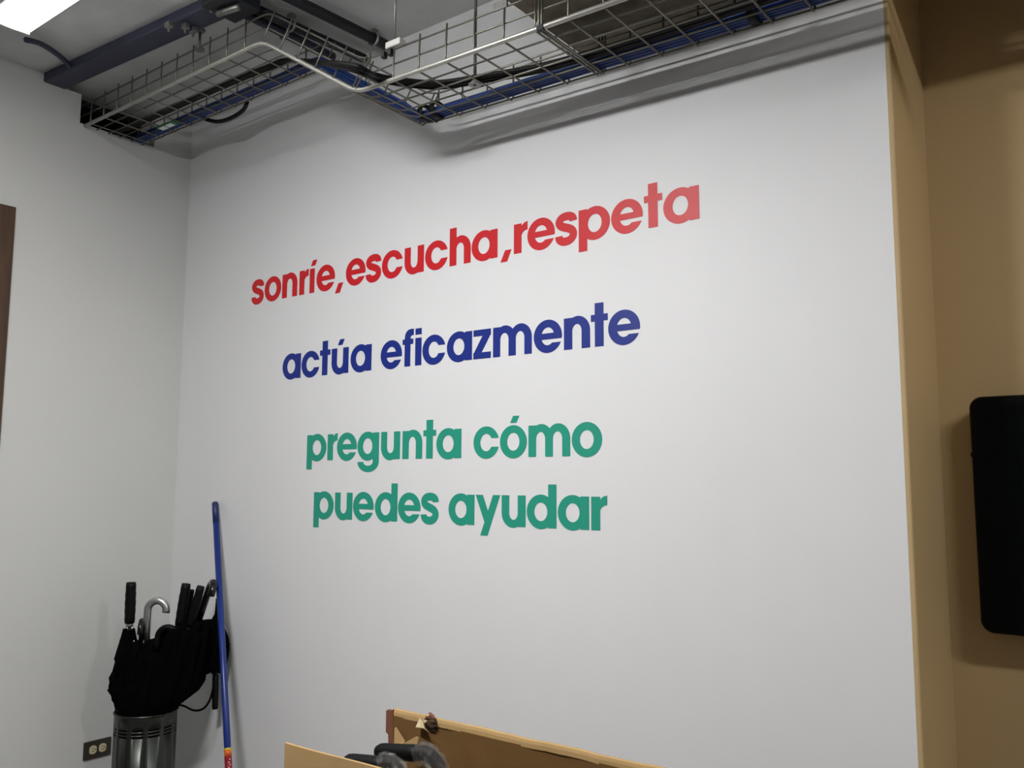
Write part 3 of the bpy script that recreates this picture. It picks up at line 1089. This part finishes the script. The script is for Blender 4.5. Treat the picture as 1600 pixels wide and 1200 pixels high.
# ================================================================== CARDBOARD BOX
S = 0.70
back_l = CAM + (on_y(613, 1109, -0.05) - CAM) * S
front_l = on_z(445, 1160, back_l.z)
BX0 = back_l.x
BX1 = BX0 + 0.80
BY1 = back_l.y
BY0 = front_l.y
BZ = back_l.z
TH = 0.006
cb = thing('cardboard_box', ((BX0 + BX1) / 2, (BY0 + BY1) / 2, 0), 'tall open brown cardboard box with a torn rear panel holding umbrellas', 'box')


def warped_panel(name, xa, xb, y, z0, z1, th, material, parent, amp=0.004, seed=0, nx=22, nz=5, edge=0.0):
    rnd = random.Random(seed)
    k1, k2 = rnd.uniform(2, 5), rnd.uniform(0, 6)
    bm = bmesh.new()
    fr, bk = [], []
    for i in range(nx + 1):
        x_ = xa + (xb - xa) * i / nx
        cf, cbk = [], []
        for j in range(nz + 1):
            zz = z0 + (z1 - z0) * j / nz
            w_ = amp * (j / nz) * math.sin(k1 * i / nx * 3 + k2) * min(1, 4 * i / nx)
            zt = zz + (edge * math.sin(9 * i / nx + k2) if j == nz else 0)
            cf.append(bm.verts.new((x_, y + w_, zt)))
            cbk.append(bm.verts.new((x_, y + w_ + th, zt)))
        fr.append(cf)
        bk.append(cbk)
    for i in range(nx):
        for j in range(nz):
            bm.faces.new((fr[i][j], fr[i + 1][j], fr[i + 1][j + 1], fr[i][j + 1]))
            bm.faces.new((bk[i][j], bk[i][j + 1], bk[i + 1][j + 1], bk[i + 1][j]))
        bm.faces.new((fr[i][nz], fr[i + 1][nz], bk[i + 1][nz], bk[i][nz]))
        bm.faces.new((fr[i][0], bk[i][0], bk[i + 1][0], fr[i + 1][0]))
    for j in range(nz):
        bm.faces.new((fr[0][j], fr[0][j + 1], bk[0][j + 1], bk[0][j]))
        bm.faces.new((fr[nx][j], bk[nx][j], bk[nx][j + 1], fr[nx][j + 1]))
    return bm_obj(name, bm, material, parent)


bp_ = warped_panel('rear_panel', BX0, BX1, BY1, 0.004, BZ - 0.012, TH, 'cardboard_shade', cb, 0.003, 2)
# folded-over rear flap: a soft rounded fold running along the top, hanging down outside
bm = bmesh.new()
nx = 26
prof = [(0.0, -0.014), (0.0005, -0.005), (0.003, 0.001), (0.008, 0.003), (0.014, 0.002), (0.019, -0.003), (0.021, -0.012), (0.022, -0.15), (0.017, -0.15), (0.0165, -0.014), (0.012, -0.008), (0.006, -0.012)]
R_ = []
for i in range(nx + 1):
    x_ = BX0 + 0.004 + (BX1 - BX0 - 0.008) * i / nx
    w_ = 0.0008 * math.sin(i * 0.9) * min(1, i / 6) + 0.0005 * math.sin(i * 2.3 + 1)
    R_.append([bm.verts.new((x_, BY1 + p_[0] * 0.72 + w_ * 0.5, BZ + p_[1] + w_)) for p_ in prof])
n = len(prof)
for i in range(nx):
    for j in range(n):
        bm.faces.new((R_[i][j], R_[i][(j + 1) % n], R_[i + 1][(j + 1) % n], R_[i + 1][j]))
bm.faces.new(R_[0])
bm.faces.new(R_[-1][::-1])
bm_obj('rear_flap', bm, 'cardboard', cb)
warped_panel('front_panel', front_l.x, BX1, BY0, 0.004, BZ, TH, 'cardboard', cb, 0.002, 5, edge=0.001)
box('right_panel', (BX1 - TH, BY0 + TH, 0.004), (BX1, BY1, BZ - 0.02), 'cardboard', cb)
# left panel, cut low
prism('left_panel', [(BY0 + TH, 0.004), (BY0 + TH, 0.60), (BY0 + 0.08, 0.585), (BY0 + 0.2, 0.6), (BY1, 0.62), (BY1, 0.004)], 'x', BX0, BX0 + TH, 'cardboard', cb)
box('bottom_panel', (BX0 + TH, BY0 + TH, 0.0005), (BX1 - TH, BY1, 0.008), 'cardboard', cb)
# torn stub of the left panel at the rear corner, bent outwards
bm = bmesh.new()
stub = [(0.0, 0.0), (0.0, -0.048), (0.006, -0.052), (0.008, -0.10), (0.014, -0.13), (0.018, -0.08), (0.017, 0.004), (0.010, 0.0), (0.005, 0.003)]
A = [bm.verts.new((BX0 - 0.014 + p_[0], BY1 - 0.006 + 0.3 * p_[0], BZ - 0.003 + p_[1])) for p_ in stub]
B = [bm.verts.new((BX0 - 0.014 + p_[0], BY1 + 0.002 + 0.3 * p_[0], BZ - 0.003 + p_[1])) for p_ in stub]
bm.faces.new(A)
bm.faces.new(B[::-1])
for i in range(len(stub)):
    j = (i + 1) % len(stub)
    bm.faces.new((A[i], A[j], B[j], B[i]))
bm.normal_update()
bmesh.ops.triangulate(bm, faces=[f for f in bm.faces if len(f.verts) > 4])
bm_obj('torn_stub', bm, 'cardboard_edge', cb)
# torn hole: a ragged dark gouge and curls of paper standing proud of the rear panel
def sheet(name, pts, material, th=0.0015, nrm=Vector((0, -1, 0)), parent=cb):
    bm = bmesh.new()
    P = [Vector(p_) for p_ in pts]
    A = [bm.verts.new(p_) for p_ in P]
    B = [bm.verts.new(p_ + nrm * th) for p_ in P]
    fs = [bm.faces.new(A), bm.faces.new(B[::-1])]
    for i in range(len(P)):
        j = (i + 1) % len(P)
        bm.faces.new((A[i], A[j], B[j], B[i]))
    bm.normal_update()
    bmesh.ops.triangulate(bm, faces=fs)
    return bm_obj(name, bm, material, parent)


def bpx(px, py, dy=0.0):
    return on_y(px, py, BY1 - dy)


torn = sheet('torn_hole', [bpx(662, 1124, .002), bpx(672, 1117, .002), bpx(682, 1123, .002), bpx(683, 1134, .002), bpx(678, 1138, .002), bpx(680, 1143, .002), bpx(672, 1140, .002), bpx(665, 1137, .002)], 'torn_dark', 0.0008)
sheet('paper_curl', [bpx(656, 1122, .004), bpx(661, 1128, .012), bpx(664, 1138, .016), bpx(671, 1144, .012), bpx(658, 1137, .014), bpx(650, 1136, .01)], 'paper_torn', 0.0012, parent=torn)
sheet('paper_curl', [bpx(661, 1124, .006), bpx(668, 1126, .014), bpx(678, 1125, .012), bpx(677, 1129, .008), bpx(664, 1130, .01)], 'paper_torn', 0.0012, parent=torn)
sheet('paper_curl', [bpx(669, 1114, -.004), bpx(673, 1112.5, -.006), bpx(680, 1119, -.003), bpx(676, 1121, .004)], 'cardboard_edge', 0.0012, parent=torn)
sheet('paper_curl', [bpx(664, 1119, .004), bpx(673, 1119, .01), bpx(680, 1123, .01), bpx(670, 1123, .008)], 'cardboard_edge', 0.0012, parent=torn)
# inner corner flap, catching the light
sheet('inner_flap', [bpx(628, 1165, .03), bpx(632, 1161, .03), bpx(650, 1151, .03), bpx(655, 1152, .03), bpx(648, 1190, .03), bpx(622, 1190, .03)], 'cardboard', 0.003)
sheet('crease_flap', [bpx(617, 1137, .004), bpx(619, 1136, .004), bpx(633, 1158, .008), bpx(628, 1166, .012), bpx(616, 1164, .006)], 'cardboard', 0.001)


# umbrellas standing in the carton, crook handles sticking out, wrapped in film
def carton_umbrella(pend, pbend, pdown, yplane, label, r):
    e0 = on_y(*pend, yplane - 0.01)
    e1 = on_y(*pbend, yplane)
    e2 = on_y(*pdown, yplane + 0.01)
    t = thing('umbrella', (e2.x, e2.y, 0.02), label, 'umbrella', None)
    dirn = (e1 - e0).normalized()
    bend = catmull([e0 + dirn * 0.0, e0 + dirn * (e1 - e0).length * 0.5, e1, e1 + (e2 - e1) * 0.45 + Vector((0, 0, 0.010)), e2, e2 + Vector((0.018, 0.01, -0.06)), e2 + Vector((0.02, 0.01, -0.14))], 6)
    rr = [r * 0.72, r * 0.95] + [r] * 10 + [r * 0.88] * (len(bend) - 12)
    tube('handle', bend, rr, 'black_rubber', t, seg=16)
    tube('shaft', [bend[-1], (bend[-1].x + 0.01, bend[-1].y, 0.012)], 0.006, 'black_steel', t, seg=8)
    bm = bmesh.new()
    base = Vector((bend[-1].x + 0.01, bend[-1].y, 0.05))
    ns, rows = 40, 8
    G = []
    for i in range(rows + 1):
        s = i / rows
        c_ = base.lerp(bend[-1] + Vector((0, 0, -0.03)), s)
        G.append([bm.verts.new(c_ + Vector((math.cos(2 * math.pi * j / ns), math.sin(2 * math.pi * j / ns), 0)) * (0.012 + 0.03 * s) * (0.8 + 0.2 * abs(math.sin(j * math.pi / 5)))) for j in range(ns)])
    for i in range(rows):
        for j in range(ns):
            bm.faces.new((G[i][j], G[i][(j + 1) % ns], G[i + 1][(j + 1) % ns], G[i + 1][j]))
    bm.faces.new(G[0])
    bm.faces.new(G[-1])
    bm_obj('canopy', bm, 'black_cloth', t, True)
    # crumpled film round the bend
    rnd = random.Random(int(pend[0]))
    bm = bmesh.new()
    path = bend[12:-4]
    fr = frames(path)
    G = []
    for i, (p_, tt, u_, v_) in enumerate(fr):
        G.append([bm.verts.new(p_ + (u_ * math.cos(2 * math.pi * j / 14) + v_ * math.sin(2 * math.pi * j / 14)) * (r * 1.12 + rnd.uniform(-0.001, 0.006))) for j in range(14)])
    for i in range(len(G) - 1):
        for j in range(14):
            bm.faces.new((G[i][j], G[i][(j + 1) % 14], G[i + 1][(j + 1) % 14], G[i + 1][j]))
    bm_obj('plastic_wrap', bm, 'wrap', t, False)
    return t


carton_umbrella((590, 1174), (652, 1177), (684, 1197), BY1 - 0.10, 'film-wrapped black umbrella with a thick handle lying across the open carton end', 0.0175)
carton_umbrella((541, 1190), (597, 1195), (622, 1208), BY1 - 0.21, 'film-wrapped black umbrella with its handle peeking over the carton front', 0.0165)

# ================================================================== TELEVISION
tx0, tx1, tz0, tz1, ty = 3.097, 4.16, 1.078, 1.668, 0.30
tv = thing('television', ((tx0 + tx1) / 2, Y_NICHE, (tz0 + tz1) / 2), 'black flat television with rounded corners on the tan wall', 'television')


def rrect(x0, x1, z0, z1, r, n=8):
    out = []
    for cx_, cz_, a0 in ((x1 - r, z1 - r, 0), (x0 + r, z1 - r, 90), (x0 + r, z0 + r, 180), (x1 - r, z0 + r, 270)):
        for k in range(n + 1):
            a_ = math.radians(a0 + 90 * k / n)
            out.append((cx_ + r * math.cos(a_), cz_ + r * math.sin(a_)))
    return out


bm = bmesh.new()
prev = None
rings = []
for y_, ins in ((ty + 0.045, 0.03), (ty + 0.03, 0.004), (ty + 0.006, 0.0), (ty, 0.004)):
    rings.append([bm.verts.new((x_, y_, z_)) for x_, z_ in rrect(tx0 + ins, tx1 - ins, tz0 + ins, tz1 - ins, 0.03)])
nn = len(rings[0])
for q0, q1 in zip(rings, rings[1:]):
    for k in range(nn):
        bm.faces.new((q0[k], q0[(k + 1) % nn], q1[(k + 1) % nn], q1[k]))
bm.faces.new(rings[0])
bm.faces.new(rings[-1])
bm_obj('tv_casing', bm, 'tv_black', tv)
prism('screen', rrect(tx0 + 0.022, tx1 - 0.022, tz0 + 0.03, tz1 - 0.022, 0.008, 3), 'y', ty - 0.0008, ty + 0.001, 'tv_screen', tv)
box('wall_bracket', (tx0 + 0.3, ty + 0.044, tz0 + 0.15), (tx1 - 0.3, Y_NICHE - 0.0004, tz1 - 0.15), 'black_steel', tv)
box('side_button', (tx0 - 0.003, ty + 0.008, 1.515), (tx0 + 0.004, ty + 0.02, 1.527), 'tv_black', tv, bevel=0.001)
